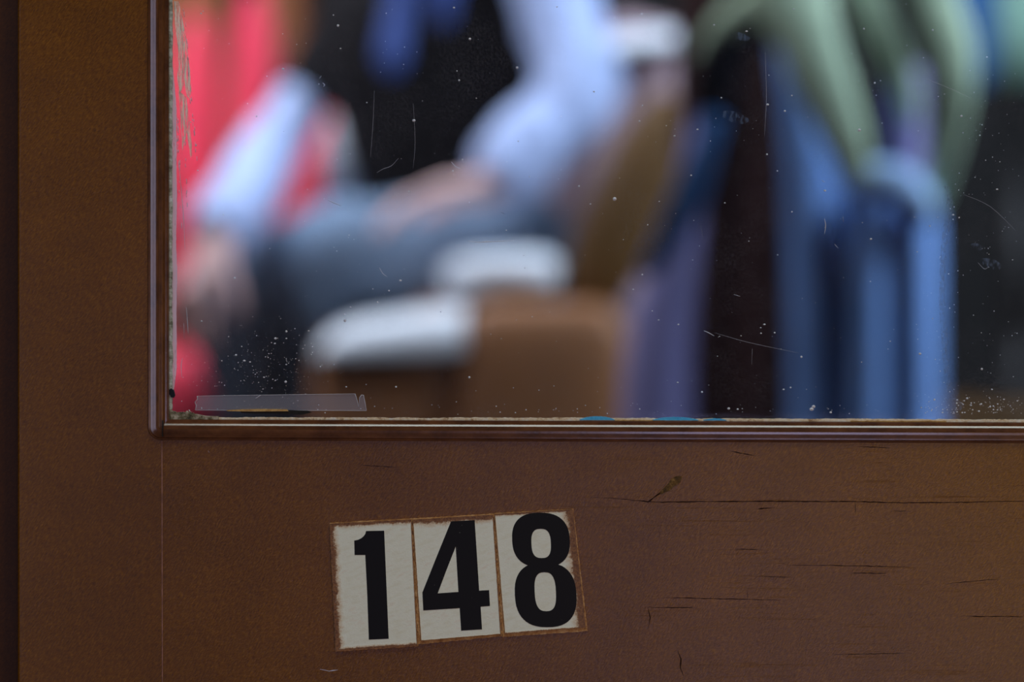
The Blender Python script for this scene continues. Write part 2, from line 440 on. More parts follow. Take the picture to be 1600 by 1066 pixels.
# moulding swept round the opening: (inward offset, stand-out) in pixels
PROF = [(0, -0.5), (0.3, 2.2), (1.6, 3.4), (3.0, 3.3), (4.0, 2.9), (5.0, 4.6), (8.6, 5.1), (11.6, 6.1), (14.0, 6.4), (16.4, 6.6), (17.4, 6.5),
        (17.9, 2.7), (19.4, 2.5), (20.5, 2.4), (22.6, 2.3), (23.0, 2.1), (26.4, -0.2), (26.8, -0.9), (28.0, -1.2), (31.2, -1.25), (32.4, -1.4), (33, -8), (33, -16)]
def loop_pts(t, nc=14):
    out = []
    def y_at(x): return B0-34*0+(x-L0)*SK
    xl, xr, yb, yt = L0+t, R0-t, B0-t*1.0, T0+t
    r = max(21.0-t, 0.0)
    cs = [((xl+r, yb-r), PI/2, PI), ((xl+r, yt+r), PI, 1.5*PI), ((xr-r, yt+r), 1.5*PI, 2*PI), ((xr-r, yb-r), 0, PI/2)]
    for (cx, cy), a0, a1 in cs:
        for k in range(nc+1):
            a = a0+(a1-a0)*k/nc; out.append((cx+math.cos(a)*r, cy+math.sin(a)*r))
    # long runs get extra points so the run keeps its slight slope
    out = [(x, y+(x-L0)*SK) for x, y in out]
    return out
bm = bmesh.new(); rings = []
for t, d in PROF:
    rings.append([bm.verts.new(DP(x, y, -d*S0)) for x, y in loop_pts(t)])
n = len(rings[0])
for i in range(len(rings)-1):
    for k in range(n): bm.faces.new((rings[i][k], rings[i][(k+1) % n], rings[i+1][(k+1) % n], rings[i+1][k]))
for k in range(n):   # the part of the member inside the door thickness
    pass
mould = from_bm('moulding', bm, M['bead'], door)
mod(mould, 'EDGE_SPLIT', split_angle=math.radians(38)); bake(mould)
tag(mould, 'glossy rounded bead round the glass with a pale highlight line')
# opening reveal behind the glass
bm = bmesh.new(); ring2 = []
for t, y in ((33, 0.0068), (27, 0.0068), (21, 0.0068), (21, TH)):
    ring2.append([bm.verts.new(DP(x, yy, y)) for x, yy in loop_pts(t, 4)])
n = len(ring2[0])
for i in range(len(ring2)-1):
    for k in range(n): bm.faces.new((ring2[i][k], ring2[i][(k+1) % n], ring2[i+1][(k+1) % n], ring2[i+1][k]))
from_bm('glazing_rebate', bm, M['bead'], door, False)
# mitre seam line of the bead at the corner, straight down from the inner corner
tag(plate('seam', [(255.2, 657), (256.0, 657), (256.2, 682), (255.2, 682)], -0.0005, -0.0029, M['black'], door), 'dark hairline seam across the bead at the corner')

# scratches and the chip in the varnish of the bottom rail
def crack(name, pts, wd, mat, parent=door, y=-0.00006, label=None, jit=0.8):
    up, dn = [], []
    P2 = []
    for i in range(len(pts)-1):
        (x0, y0), (x1, y1) = pts[i], pts[i+1]; k = max(1, int(math.hypot(x1-x0, y1-y0)/5))
        for q in range(k): P2.append((x0+(x1-x0)*q/k, y0+(y1-y0)*q/k+random.uniform(-jit, jit)*0.5))
    P2.append(pts[-1]); m = len(P2)
    for i, (x, yy) in enumerate(P2):
        dx, dy = P2[min(i+1, m-1)][0]-P2[max(i-1, 0)][0], P2[min(i+1, m-1)][1]-P2[max(i-1, 0)][1]
        L = math.hypot(dx, dy) or 1; h = wd*0.5*random.uniform(0.35, 1.15)*min(1, 0.25+4*min(i, m-1-i)/m)
        up.append((x-dy/L*h, yy+dx/L*h)); dn.append((x+dy/L*h, yy-dx/L*h))
    o = plate(name, up+dn[::-1], 0.0001, y, mat, parent)
    if label: o['label'] = label
    return o
dark = plain('crack_shadow', (40, 22, 10), 0.9, 0.4, 300, 0.02)
crack('crack', [(922, 777), (960, 779), (1000, 783), (1030, 785), (1100, 784), (1200, 783.5), (1330, 784), (1420, 786), (1500, 785), (1640, 783)], 1.7, dark, label='long dark crack running level across the rail')
crack('crack', [(1004, 782), (1012, 785), (1022, 777), (1040, 766), (1052, 757)], 2.2, dark)
chipm = putty_mat('raw_wood_chip', [(0.35, lin((40, 26, 6))), (0.55, lin((104, 74, 26))), (0.75, lin((190, 150, 90)))])
tag(plate('chip', [(1030, 770), (1036, 764), (1043, 757), (1049, 748), (1056, 744.5), (1062, 743.5), (1066, 746), (1063, 753), (1058, 758), (1052, 761), (1047, 767), (1040, 769), (1034, 773)], 0.0001, -0.00012, chipm, door), 'olive chip where the varnish is torn off above the crack')
for pts, wd in (([(1336, 785), (1337, 804)], 1.2), ([(1392, 799), (1422, 799)], 1.2), ([(1184, 795), (1205, 794)], 2.4),
                ([(1150, 858), (1185, 859)], 1.2), ([(1230, 883), (1300, 884), (1420, 886)], 1.2), ([(1330, 896), (1385, 896)], 1.4),
                ([(1180, 901), (1240, 902)], 1.0), ([(1040, 934), (1130, 936), (1220, 938)], 1.3), ([(1010, 949), (1090, 950)], 1.2),
                ([(1058, 1015), (1064, 1030), (1063, 1044), (1068, 1056)], 2.0), ([(1012, 948), (1016, 966), (1012, 985)], 1.4),
                ([(1500, 963), (1600, 964)], 1.2), ([(1300, 1023), (1420, 1021)], 1.0), ([(1168, 922), (1168, 936)], 1.0),
                ([(1340, 698), (1390, 700)], 1.5), ([(1140, 705), (1180, 712)], 1.5), ([(560, 727), (620, 730)], 1.2), ([(1480, 912), (1560, 905)], 1.0)):
    crack('crack', pts, wd, dark)
for pts, wd in (([(500, 1046), (514, 1049), (528, 1047)], 1.4), ([(325, 705), (327, 707)], 1.4), ([(240, 150), (241, 151)], 1),
                ([(1424, 677), (1427, 678)], 2)):
    crack('nick', pts, wd, M['dust'])

# jamb the door closes against, and the carriage side round it
jm = empty('trim_1', DP(-10, DB, 0)); struct(jm)
def wallpart(name, x0, x1, y0, y1, ya, yb, mat, parent, bev=0.0):
    a = DP(x0, y1); b = DP(x1, y0); return box(name, (a.x, ya, a.z), (b.x, yb, b.z), mat, parent, bev)
wallpart('door_jamb', -220, DL+6, DT-200, DB, TH, TH+0.03, M['jamb'], jm, 0.003)
wallpart('door_jamb', DR-6, DR+220, DT-200, DB, TH, TH+0.03, M['jamb'], jm, 0.003)
wallpart('door_head', DL+6, DR-6, DT-200, DT+6, TH, TH+0.03, M['jamb'], jm, 0.003)
wf = empty('wall_front', (0, 0, 0)); struct(wf)
xl, xr = DP(-220, 0).x, DP(DR+220, 0).x; zt = DP(0, DT-200).z
box('wall_panel', (-XW, 0, -0.02), (xl, TH, ZC), M['jamb'], wf)
box('wall_panel', (xr, 0, -0.02), (XW, TH, ZC), M['jamb'], wf)
box('wall_panel', (xl, 0, zt), (xr, TH, ZC), M['jamb'], wf)

# ------------------------------------------------------------------ the pane with its putty, dirt and scratches
win = empty('window_1', DP(266, 650, 0.003)); struct(win)
GY = 0.0036
a = DP(L0+24, B0-24); b = DP(R0-24, T0+24)
pane = box('glass_pane', (a.x, GY, a.z-0.0), (b.x, GY+0.003, b.z), M['glass'], win)
def strip(name, pts_outer, inner_fn, mat, parent, horiz, y0, y1, step=2.5, label=None):
    """a bead of putty with a ragged inner edge; pts_outer=(start,end,base)"""
    s, e, base = pts_outer; A, Bq = [], []
    k = int((e-s)/step)
    for i in range(k+1):
        t = s+(e-s)*i/k; d = inner_fn(t)
        bb = base(t) if callable(base) else base
        if horiz: A.append((t, bb)); Bq.append((t, bb-d))
        else: A.append((bb, t)); Bq.append((bb+d, t))
    o = plate(name, A+Bq[::-1], y0, y1, mat, parent)
    if label: o['label'] = label
    return o
def nz(t, f, s=0): return noise.noise(Vector((t*f, s, 0.3)))
yb = lambda x: 655.6+(x-262)*SK
# bottom putty line
strip('putty', (286, 2300, yb), lambda t: 3.4+1.0*nz(t, .05)+0.9*nz(t, .33, 2)+(1.0 if t > 700 else 0), M['putty'], win, True, GY, GY-0.0016,
      label='thin ragged line of cream putty along the foot of the glass')
strip('putty', (960, 1040, yb), lambda t: 1.4+0.8*nz(t, .2, 5), M['puttyo'], win, True, GY, GY-0.0018)
strip('putty', (1330, 1480, yb), lambda t: 1.9+0.8*nz(t, .2, 5), M['puttyo'], win, True, GY, GY-0.0018)
def hump(a0, b0, h): return lambda t: max(0.4, h*math.sin(PI*min(1, max(0, (t-a0)/(b0-a0))))**0.55+0.7*nz(t, .4, 9))
for a0, b0, h in ((906, 961, 6.8), (1020, 1092, 6.2), (1100, 1136, 4.4)):
    tag(strip('paint_flake', (a0, b0, lambda x: yb(x)-1.2), hump(a0, b0, h-1.2), M['bluep'], win, True, GY, GY-0.0021, 1.5), 'bright sky-blue flake of old paint on the putty')
# left putty
strip('putty', (-3600, 640, 262.5), lambda t: 5.2+1.0*nz(t, .04, 3)+0.9*nz(t, .3, 4), M['puttyg'], win, False, GY, GY-0.0016, 3, label='grey green putty down the left side of the glass')
def lil(t):
    return max(0.5, 10.5+1.2*nz(t, .02, 7)+0.5*nz(t, .2, 8)-max(0, (170-t)*0.085)-(max(0, t-575)*0.13))
strip('smear', (60, 622, 263.5), lil, M['smear'], pane, False, GY+0.0001, GY-0.0003, 3, label='pale lilac smear of old filler on the glass edge')
tag(plate('putty', [(262, 612), (266, 607), (270, 610), (272, 618), (270, 622), (266, 621)], GY, GY-0.002, plain('dark_blue_blob', (12, 18, 26), 0.5, 0.3, 300), win), 'small blue black blob near the corner')
cr = []
for i in range(60):
    t = i/59; x = 261+t*80; cr.append((x, 652-(10*math.exp(-((x-262)/10)**2)+7.0*math.exp(-((x-290)/20)**2))*(1+0.35*nz(x, .5))-1.0))
tag(plate('putty', [(260, 657), (341, 657)]+cr[::-1], GY, GY-0.0022, M['moss'], win), 'crumbling mossy putty heaped in the corner')
# gap and splinter beneath the tape
tag(plate('putty', [(352, 641.5), (375, 640.2), (410, 639.6), (447, 640.2), (450, 643), (415, 643.4), (380, 643.4), (354, 643)], GY, GY-0.0012, M['puttyo'], win), 'yellow splinter of wood below the tape')
tag(plate('putty', [(374, 643.4), (395, 644.4), (430, 642.6), (452, 641.4), (480, 642.2), (486, 645), (470, 648.5), (430, 646.5), (395, 646.8), (376, 645.5)], GY, GY-0.0009, M['black'], win), 'black gap in the putty below the tape')
bm = bmesh.new()
for i in range(26):
    x = random.uniform(262, 300); v = DP(x, 650-random.uniform(0, 6)*math.exp(-(x-262)/30)-1, GY-0.0018)
    bmesh.ops.create_icosphere(bm, subdivisions=1, radius=random.uniform(.0003, .0008), matrix=Matrix.Translation(v) @ Matrix.Scale(0.6, 4, (0, 0, 1)))
o = from_bm('putty_crumbs', bm, M['moss'], win)
# dust: small real grains on the outside of the glass
bm = bmesh.new()
def grain(px, py, r):
    v = DP(px, py, GY-0.00003); k = 6; vs = []
    a0 = random.random()*6; el = random.uniform(.6, 1.0)
    for i in range(k):
        t = a0+i*2*PI/k; vs.append(v+Vector((math.cos(t)*r*S0, 0, math.sin(t)*r*S0*el)))
    top = bm.verts.new(v+Vector((0, -r*S0*0.5, 0))); q = [bm.verts.new(c) for c in vs]
    for i in range(k): bm.faces.new((q[i], q[(i+1) % k], top))
known = [(961, 310, 3.0), (646, 187, 2.6), (441, 106, 1.8), (527, 38, 2.0), (531, 74, 1.4), (709, 10, 1.8), (734, 59, 2.0), (717, 124, 1.6), (808, 104, 2.0),
         (625, 438, 2.2), (607, 454, 1.6), (733, 590, 1.8), (618, 605, 1.6), (429, 529, 2.2), (428, 537, 1.6), (446, 518, 1.8), (446, 529, 1.4), (538, 501, 2.4),
         (537, 491, 1.6), (589, 472, 1.5), (481, 517, 1.5), (1201, 162, 2.2), (1228, 172, 1.8), (1168, 47, 2.0), (1117, 37, 1.6), (1345, 202, 2.6),
         (1091, 201, 1.8), (1081, 273, 1.6), (1363, 373, 2.0), (1291, 297, 2.2), (1369, 128, 1.6), (1505, 180, 2.0), (1561, 295, 2.0), (1492, 335, 2.0), (1440, 553, 2.2),
         (1270, 640, 3.6), (1273, 636, 3.0), (1140, 639, 2.2), (1154, 640, 1.8), (1300, 645, 2.0), (1226, 609, 1.8), (1098, 613, 1.6), (1060, 598, 1.6), (1196, 507, 2.0),
         (1212, 520, 1.6), (1061, 507, 1.6), (1030, 500, 1.5), (990, 452, 1.5), (905, 290, 1.6), (923, 318, 1.4), (1000, 188, 1.6), (1055, 211, 1.8), (1254, 558, 1.8),
         (1237, 606, 1.5), (1537, 577, 1.8), (1514, 623, 1.8), (1553, 609, 1.6), (365, 434, 1.8), (367, 555, 1.8), (380, 564, 2.2), (389, 566, 1.6), (411, 590, 1.6),
         (445, 597, 2.0), (446, 570, 1.4), (313, 502, 1.6), (540, 605, 1.4), (1460, 45, 1.5), (1352, 43, 1.5), (1200, 240, 1.5)]
for x, y, r in known: grain(x, y, r*1.05)
def rnd_grain(n, fx, fy, r0, r1):
    for _ in range(n):
        x, y = fx(), fy()
        if x < 279 or y > 648: continue
        grain(x, y, r0*(r1/r0)**(random.random()**2.2))
rnd_grain(420, lambda: random.uniform(280, 1600), lambda: random.uniform(-60, 648), 0.4, 1.5)
rnd_grain(300, lambda: random.gauss(400, 55), lambda: random.gauss(575, 38), 0.35, 1.1)
rnd_grain(130, lambda: random.uniform(1440, 1600), lambda: random.gauss(636, 8), 0.5, 1.8)
rnd_grain(170, lambda: random.uniform(1430, 1600), lambda: random.uniform(100, 640), 0.4, 1.2)
rnd_grain(90, lambda: random.uniform(280, 1600), lambda: random.gauss(641, 5), 0.5, 1.3)
o = from_bm('dust', bm, M['dust'], pane, False); o['kind'] = 'stuff'; o['label'] = 'white specks of dust on the glass'
# scratches: raised hairs and nicks, each its own sub-part
def scratch(pts, wd=1.2, mat='scr', label=None):
    bm = bmesh.new()
    tube_bm(bm, [DP(x, y, GY-0.0001) for x, y in pts], [wd*S0*0.25]+[wd*S0*0.5]*(len(pts)-2)+[wd*S0*0.2], n=5, flat=0.4, sub=4)
    o = from_bm('scratch', bm, M[mat], pane); return o
M['scr2'] = film_mat('scratch_faint', (200, 205, 225), 0.25)
for pts, wd, mt in (([(512, 312), (520, 316), (532, 321)], 2.0, 'scr'), ([(731, 376), (750, 378), (770, 377), (803, 375)], 1.6, 'scr'), ([(748, 379), (760, 376), (768, 378)], 1.4, 'scr'),
    ([(588, 269), (598, 263), (611, 258), (622, 246)], 1.1, 'scr2'), ([(705, 252), (711, 259), (718, 262)], 1.5, 'scr'), ([(592, 418), (597, 427), (604, 432)], 1.5, 'scr'),
    ([(1290, 341), (1292, 352), (1290, 365)], 1.8, 'scr'), ([(1319, 338), (1320, 346)], 1.5, 'scr'), ([(1286, 281), (1291, 284)], 1.8, 'scr'), ([(1306, 381), (1312, 388)], 1.3, 'scr'),
    ([(1101, 517), (1108, 520), (1117, 525)], 1.8, 'scr'), ([(1148, 460), (1158, 463)], 1.5, 'scr'), ([(1197, 80), (1199, 150), (1196, 211)], 1.1, 'scr2'),
    ([(1118, 520), (1170, 535), (1250, 552)], 0.9, 'scr2'), ([(1450, 122), (1490, 138), (1520, 152)], 1.0, 'scr2'), ([(1508, 303), (1550, 322), (1590, 360)], 0.9, 'scr2'),
    ([(1177, 545), (1176, 570)], 1.2, 'scr2'), ([(584, 140), (582, 190), (578, 245)], 0.9, 'scr2'), ([(645, 160), (648, 220), (645, 262)], 0.8, 'scr2'), ([(1531, 410), (1541, 420), (1548, 416)], 1.5, 'scr2'),
    ([(501, 117), (498, 121)], 1.2, 'scr'), ([(503, 128), (506, 131), (504, 134)], 1.2, 'scr'), ([(783, 331), (789, 334)], 1.6, 'scr2'), ([(1096, 350), (1100, 372)], 0.9, 'scr2'),
    ([(283, 560), (281, 572), (282, 590)], 1.4, 'scr'), ([(277, 250), (284, 330), (287, 388)], 1.3, 'scr'), ([(289, 480), (291, 505), (292, 522)], 1.4, 'scr'), ([(285, 505), (286, 530)], 1.1, 'scr')):
    scratch(pts, wd, mt)
# paint scrape, top left
def scr_plate(pl, label=None, mt='scrape', name='paint_scrape'):
    o = plate(name, pl, GY+0.0001, GY-0.0002, M[mt], pane)
    if label: o['label'] = label
    return o
scr_plate([(269, 0), (277, 0), (283, 28), (289, 60), (295, 110), (297, 140), (294, 153), (290, 148), (286, 128), (279, 146), (275, 120), (277, 80), (272, 40)], 'pale vertical scrape of paint streaks on the glass')
scr_plate([(277, 140), (289, 150), (294, 190), (299, 240), (296, 246), (290, 205), (283, 235), (281, 200)])
for x0, y0, x1, y1, n_ in ((284, 8, 306, 250, 34), (274, 150, 283, 400, 22), (284, 130, 290, 320, 16)):
    bm = bmesh.new()
    for _ in range(n_):
        t = random.random(); x = x0+(x1-x0)*t+random.gauss(0, 1.0); y = y0+(y1-y0)*t; L = random.uniform(2, 9)
        tube_bm(bm, [DP(x, y, GY-0.0001), DP(x+0.4, y+L, GY-0.0001)], random.uniform(.3, .8)*S0, n=4, flat=0.4)
    from_bm('paint_scrape', bm, M['scr'], pane)
# dried water run and finger marks on the right
rn = [(1482, 290), (1488, 300), (1484, 340), (1478, 380), (1476, 420), (1474, 470), (1478, 520), (1480, 560), (1483, 590), (1490, 620)]
scr_plate([(x-5, y) for x, y in rn]+[(x+5, y) for x, y in rn[::-1]], 'dried bluish water run down the glass', 'scuff', 'water_mark')
for cx, cy, rx, ry in ((1158, 55, 16, 6), (1552, 412, 18, 8), (1495, 632, 14, 9), (1150, 182, 22, 9), (1530, 385, 10, 5)):
    scr_plate([(cx+rx*math.cos(t*PI/8)*(1+.2*nz(t, 1.3)), cy+ry*math.sin(t*PI/8)+rx*0.25*math.cos(t*PI/8)) for t in range(16)], None, 'scuff', 'smudge')

# ------------------------------------------------------------------ clear tape
TY = GY-0.00035
tp = [(306.5, 619.5), (380, 618.2), (470, 617.0), (553.7, 615.9), (557, 625), (559.6, 636), (561, 622), (563, 618.5), (567, 617.5), (569, 628), (571.6, 642.3), (500, 642.0), (400, 641.8), (303.6, 641.5), (304, 632), (307, 626)]
tape = plate('adhesive_tape', tp, TY+0.0001, TY, M['tape'])
tag(tape, 'strip of clear torn adhesive tape stuck low on the glass at the left corner', 'tape')
def edge(pts, wd=0.9):
    bm = bmesh.new(); tube_bm(bm, [DP(x, y, TY-0.0001) for x, y in pts], wd*S0*0.5, n=5)
    return from_bm('torn_edge', bm, M['tapee'], tape)
edge([(306.5, 619.5), (380, 618.2), (470, 617.0), (553.7, 615.9)], 0.8)
edge([(303.6, 641.5), (400, 641.8), (500, 642.0), (571.6, 642.3)], 0.8)
edge([(553.7, 615.9), (556, 622), (559.6, 636), (561, 622), (564, 617.5), (567, 618), (569.5, 630), (571.6, 642.3)], 1.4)
edge([(303.6, 641.5), (305, 634), (303, 629), (307, 624), (306.5, 619.5)], 1.6)
edge([(398, 623), (403, 620), (406, 618)], 1.6)
origin_to(tape, DP(440, 642, TY)); 
for c in tape.children: c.matrix_parent_inverse = Matrix.Translation(-tape.location)

# ------------------------------------------------------------------ number tiles 1 4 8
Z3 = lambda x, y: (490+x*0.28125, 770+y*0.28125)
def q(pts): return [Z3(*p) for p in pts]
def rough_edge(c4, amp=0.35, step=3):
    out = []
    for i in range(4):
        (x0, y0), (x1, y1) = c4[i], c4[(i+1) % 4]; L = math.hypot(x1-x0, y1-y0); k = int(L/step)
        nx, ny = (y1-y0)/L, -(x1-x0)/L
        for j in range(k):
            t = j/k; d = amp*random.uniform(-1, 1) if j else 0
            out.append((x0+(x1-x0)*t+nx*d, y0+(y1-y0)*t+ny*d))
    return out
def tile(label, c4, back4, mat, digit, holes, backm=None):
    c4 = q(c4); root = plate('number_tile', rough_edge(c4), -0.0002, -0.0011, mat, uv=c4)
    tag(root, label, 'number tile', 'house number tiles below the window')
    if back4: tag(plate('backing', rough_edge(q(back4), 0.5), 0.0, -0.0006, backm or M['rust'], root), 'tan edge of old adhesive showing round the tile')
    plate('digit', q(digit), -0.0010, -0.00118, M['ink'], root, [q(h) for h in holes])
    c = DP(sum(p[0] for p in c4)/4, sum(p[1] for p in c4)/4, 0)
    origin_to(root, c)
    for ch in root.children: ch.matrix_parent_inverse = Matrix.Translation(-c)
    return root
tile('cream tile reading 1, leftmost and lowest of the three, rusty along its left edge', [(90, 172), (543, 149), (577, 848), (124, 878)],
     [(89, 168), (546, 142), (582, 852), (123, 882)], tile_mat('tile_one_enamel', 0.14, 0.01, 0.06, 0.08),
     [(227, 265), (248, 261), (266, 252), (280, 240), (288, 228), (293, 212), (393, 210), (405, 500), (418, 810), (308, 815), (299, 560), (288, 345), (229, 345)], [])
tile('cream tile reading 4, in the middle of the three, with a brown rusty top edge', [(552, 150), (998, 122), (1042, 785), (597, 822)],
     [(548, 143), (1000, 116), (1048, 797), (583, 842)], tile_mat('tile_four_enamel', 0.012, 0.012, 0.015, 0.13),
     [(764, 158), (895, 152), (908, 350), (920, 543), (975, 540), (980, 628), (928, 632), (936, 758), (820, 765), (812, 640), (610, 653), (605, 553), (680, 365)], [[(790, 298), (805, 550), (690, 558), (738, 430)]])
def se(cx, cy, rx, ry, a0, a1, n_=22, e=0.78, sk=0.0):
    out = []
    for i in range(n_+1):
        a = a0+(a1-a0)*i/n_; c, s = math.cos(a), math.sin(a)
        y = math.copysign(abs(s)**e, s)*ry; out.append((cx+math.copysign(abs(c)**e, c)*rx+sk*y, cy+y))
    return out
A = math.radians
up = se(1263, 262, 160, 152, A(118), A(422), 40, 0.80, 0.045)      # from lower left over the top to lower right (y runs down)
lo = se(1289, 566, 171, 180, A(-60), A(240), 40, 0.80, 0.05)
eight = up+[(1352, 396)]+lo+[(1190, 402)]
tile('cream tile reading 8, rightmost of the three, with wide rust down its right edge', [(1006, 118), (1440, 92), (1512, 748), (1062, 784)],
     [(1002, 114), (1443, 89), (1523, 768), (1050, 801)], tile_mat('tile_eight_enamel', 0.012, 0.20, 0.03, 0.05), eight,
     [se(1264, 281, 54, 81, 0, 2*PI, 36, 0.72, 0.04)[:-1], se(1287, 549, 59, 108, 0, 2*PI, 36, 0.72, 0.05)[:-1]])

# ================================================================== inside: everything lies well behind the focus
# oak pillar and dark panelling seen at the left and top
pl = box('wall_pillar', (P(405, 0, 3.2).x, 3.17, 0), (P(470, 0, 3.2).x, YB, ZC), M['oak'], None, 0.01); struct(pl); pl.name = 'trim_2'
t3 = box('trim_3', (P(180, 0, 3.2).x, 3.25, 0), (P(345, 0, 3.2).x, YB, ZC), M['oak'], None, 0.01); struct(t3)

# ---- red armchair behind, at the left
YR = 2.85
rc = empty('armchair', (P(350, 0, YR).x, YR, 0)); tag(rc, 'red upholstered armchair with channelled back and pale arm cloth, behind the seated person', 'armchair')
def sblk(name, x0, x1, y0, y1, Y, dep, mat, parent, e=0.4, rot=(0, 0, 0)):
    a = P(x0, y1, Y); b = P(x1, y0, Y); c = (a+b)/2
    return soft(name, c, ((b.x-a.x)/2, dep/2, (b.z-a.z)/2), mat, parent, e, rot)
sblk('back_channel', 266, 346, 22, 620, YR, 0.16, M['red'], rc, 0.8)
sblk('back_channel', 356, 440, -18, 620, YR, 0.16, M['red'], rc, 0.8)
sblk('back_channel', 172, 262, 30, 620, YR, 0.16, M['red'], rc, 0.8)
sblk('armrest', 442, 540, 170, 560, YR-0.22, 0.34, M['red'], rc, 0.6, (0, 0.25, 0))
sblk('arm_cloth', 508, 588, 162, 340, YR-0.52, 0.30, M['white'], rc, 0.75, (0, 0.12, 0))
sblk('seat_cushion', 160, 405, 546, 700, YR-0.42, 0.5, M['red'], rc, 0.55)
box('base', (P(190, 0, YR).x, YR-0.60, 0.05), (P(520, 0, YR).x, YR+0.02, P(0, 640, YR-0.3).z), M['red'], rc, 0.03)
for sx in (205, 500):
    for yy in (YR-0.55, YR-0.03): tube('leg', [(P(sx, 0, YR).x, yy, 0), (P(sx, 0, YR).x, yy, 0.07)], 0.02, M['pole'], rc)

# ---- brown leather seat under the person
YS = 2.1
st = empty('lounge_chair', (P(760, 0, YS).x, YS, 0)); tag(st, 'brown leather lounge chair with white covers that the person sits on', 'armchair')
sblk('armrest', 712, 985, 472, 900, 1.84, 0.16, M['leather'], st, 0.35)
sblk('seat_front', 492, 740, 508, 985, 1.89, 0.22, M['leather'], st, 0.35)
sblk('seat_cushion', 640, 880, 470, 620, 2.12, 0.44, M['leather'], st, 0.4)
def slabpts(rows): return rows
# white cover over the seat front: drapes over the rounded top
def drape(name, prof_x, mat, parent, Y0, Y1, hang, over=0.004):
    """cloth over a top edge: prof_x=[(px,py)] along x; hangs down in front by hang[] pixels"""
    rows = []
    n_ = len(prof_x)
    rows.append([P(x, y+2, Y0)+Vector((0, Y1-Y0, 0)) for x, y in prof_x])
    rows.append([P(x, y, Y0)+Vector((0, (Y1-Y0)*0.5, 0.004)) for x, y in prof_x])
    rows.append([P(x, y+3, Y0)+Vector((0, 0.04, 0)) for x, y in prof_x])
    rows.append([P(x, y+12, Y0)+Vector((0, 0.005, 0)) for x, y in prof_x])
    for f in (0.45, 0.75, 1.0):
        rows.append([P(x, y+12+h*f, Y0)+Vector((0, -0.006+0.008*nz(x, .05), 0)) for (x, y), h in zip(prof_x, hang)])
    return sheet(name, rows, mat, parent, 0.008)
drape('seat_cover', [(494, 545), (512, 516), (560, 503), (620, 494), (680, 486), (728, 480)], M['white'], st, 1.775, 2.0, [8, 30, 44, 52, 60, 62])
sblk('seat_pad', 690, 880, 398, 466, 2.0, 0.34, M['white'], st, 0.6, (0, -0.05, 0))
# backrest, leaning back to the right
def slab(name, a, b, w, dep, Y, mat, parent, e=0.4):
    """padded slab from pixel a to pixel b, w px wide"""
    A_, B_ = P(a[0], a[1], Y), P(b[0], b[1], Y); d = B_-A_; s = S0*(Y+D0)/D0
    ang = math.atan2(d.x, d.z)
    return soft(name, (A_+B_)/2, (w*s/2, dep/2, d.length/2), mat, parent, e, (0, ang, 0))
slab('backrest', (885, 520), (1018, 50), 190, 0.40, 2.22, M['leather_lit'], st)
slab('side_wing', (903, 505), (1054, 150), 124, 0.10, 1.90, M['leatherd'], st, 0.8)
drape('headrest_cover', [(948, 50), (975, 42), (1030, 38), (1080, 38), (1108, 44)], M['white'], st, 1.965, 2.3, [30, 28, 26, 28, 30])
box('base', (P(700, 0, YS).x, 1.86, 0.07), (P(960, 0, YS).x, 2.34, P(0, 700, YS).z), M['leatherd'], st, 0.02)
for sx in (715, 940):
    for yy in (1.9, 2.3): tube('leg', [(P(sx, 0, YS).x, yy, 0), (P(sx, 0, YS).x, yy, 0.09)], 0.018, M['pole'], st)

# ---- the seated person
def V(px, py, Y): return P(px, py, Y)
pelvis, belly, chest, neck = V(770, 375, 2.16), V(715, 250, 2.15), V(690, 60, 2.15), V(682, -170, 2.17)
headb, headt = V(670, -235, 2.15), V(662, -345, 2.14)
shR, elR, wrR = V(826, -110, 2.05), V(896, 150, 1.98), V(776, 290, 1.92)
shL, elL, wrL = V(612, -110, 2.34), V(468, 160, 2.26), V(338, 372, 1.93)
hipA, knA, anA = V(825, 395, 2.08), V(480, 395, 2.08), V(600, 900, 2.33)
hipB, knB, anB = V(740, 400, 2.24), V(352, 440, 2.14), V(480, 900, 2.33)
toeA, toeB = anA+Vector((-0.16, -0.12, -0.025)), anB+Vector((-0.16, -0.10, -0.025))
vs, es, rs = [], [], []
def av(p, r, prev=None):
    vs.append(Vector(p)); rs.append(r)
    if prev is not None: es.append((prev, len(vs)-1))
    return len(vs)-1
i0 = av(pelvis, 0.09); i1 = av(belly, 0.082, i0); i2 = av(chest, 0.095, i1); i3 = av(chest.lerp(neck, 0.65), 0.085, i2); i4 = av(neck, 0.052, i3)
i5 = av(headb, 0.062, i4); i6 = av(headb.lerp(headt, 0.6), 0.088, i5); i7 = av(headt, 0.07, i6)
def arm(sh, el, wr, r=(0.045, 0.036, 0.028)):
    a = av(sh, r[0], i3); b = av(sh.lerp(el, .5), r[0]*.85, a); c = av(el, r[1]*.85, b); d = av(el.lerp(wr, .4), r[1]*.85, c); e = av(wr, r[2], d); return e
def hand(wi, wr, direction, curl, side, spread):
    """palm and five bent fingers; direction along the palm, curl the way fingers bend"""
    d = Vector(direction).normalized(); c = Vector(curl).normalized(); s = d.cross(c).normalized()*side
    palm = av(wr+d*0.045, (0.034, 0.02), wi); kn = av(wr+d*0.085, (0.036, 0.018), palm)
    for k, L in enumerate((0.075, 0.084, 0.078, 0.062)):
        off = s*(0.026-0.0175*k)
        a = av(wr+d*0.098+off, 0.0095, kn); b = av(wr+d*(0.098+L*.42)+off*1.1+c*L*.12, 0.009, a)
        e = av(wr+d*(0.098+L*.70)+off*1.15+c*L*.38, 0.0082, b); av(wr+d*(0.098+L*.82)+off*1.15+c*L*.62, 0.007, e)
    t = av(wr+d*0.05+s*0.036+c*0.008, 0.013, palm); u = av(wr+d*0.078+s*0.055+c*0.02, 0.0105, t); av(wr+d*0.104+s*0.058+c*0.034, 0.0085, u)
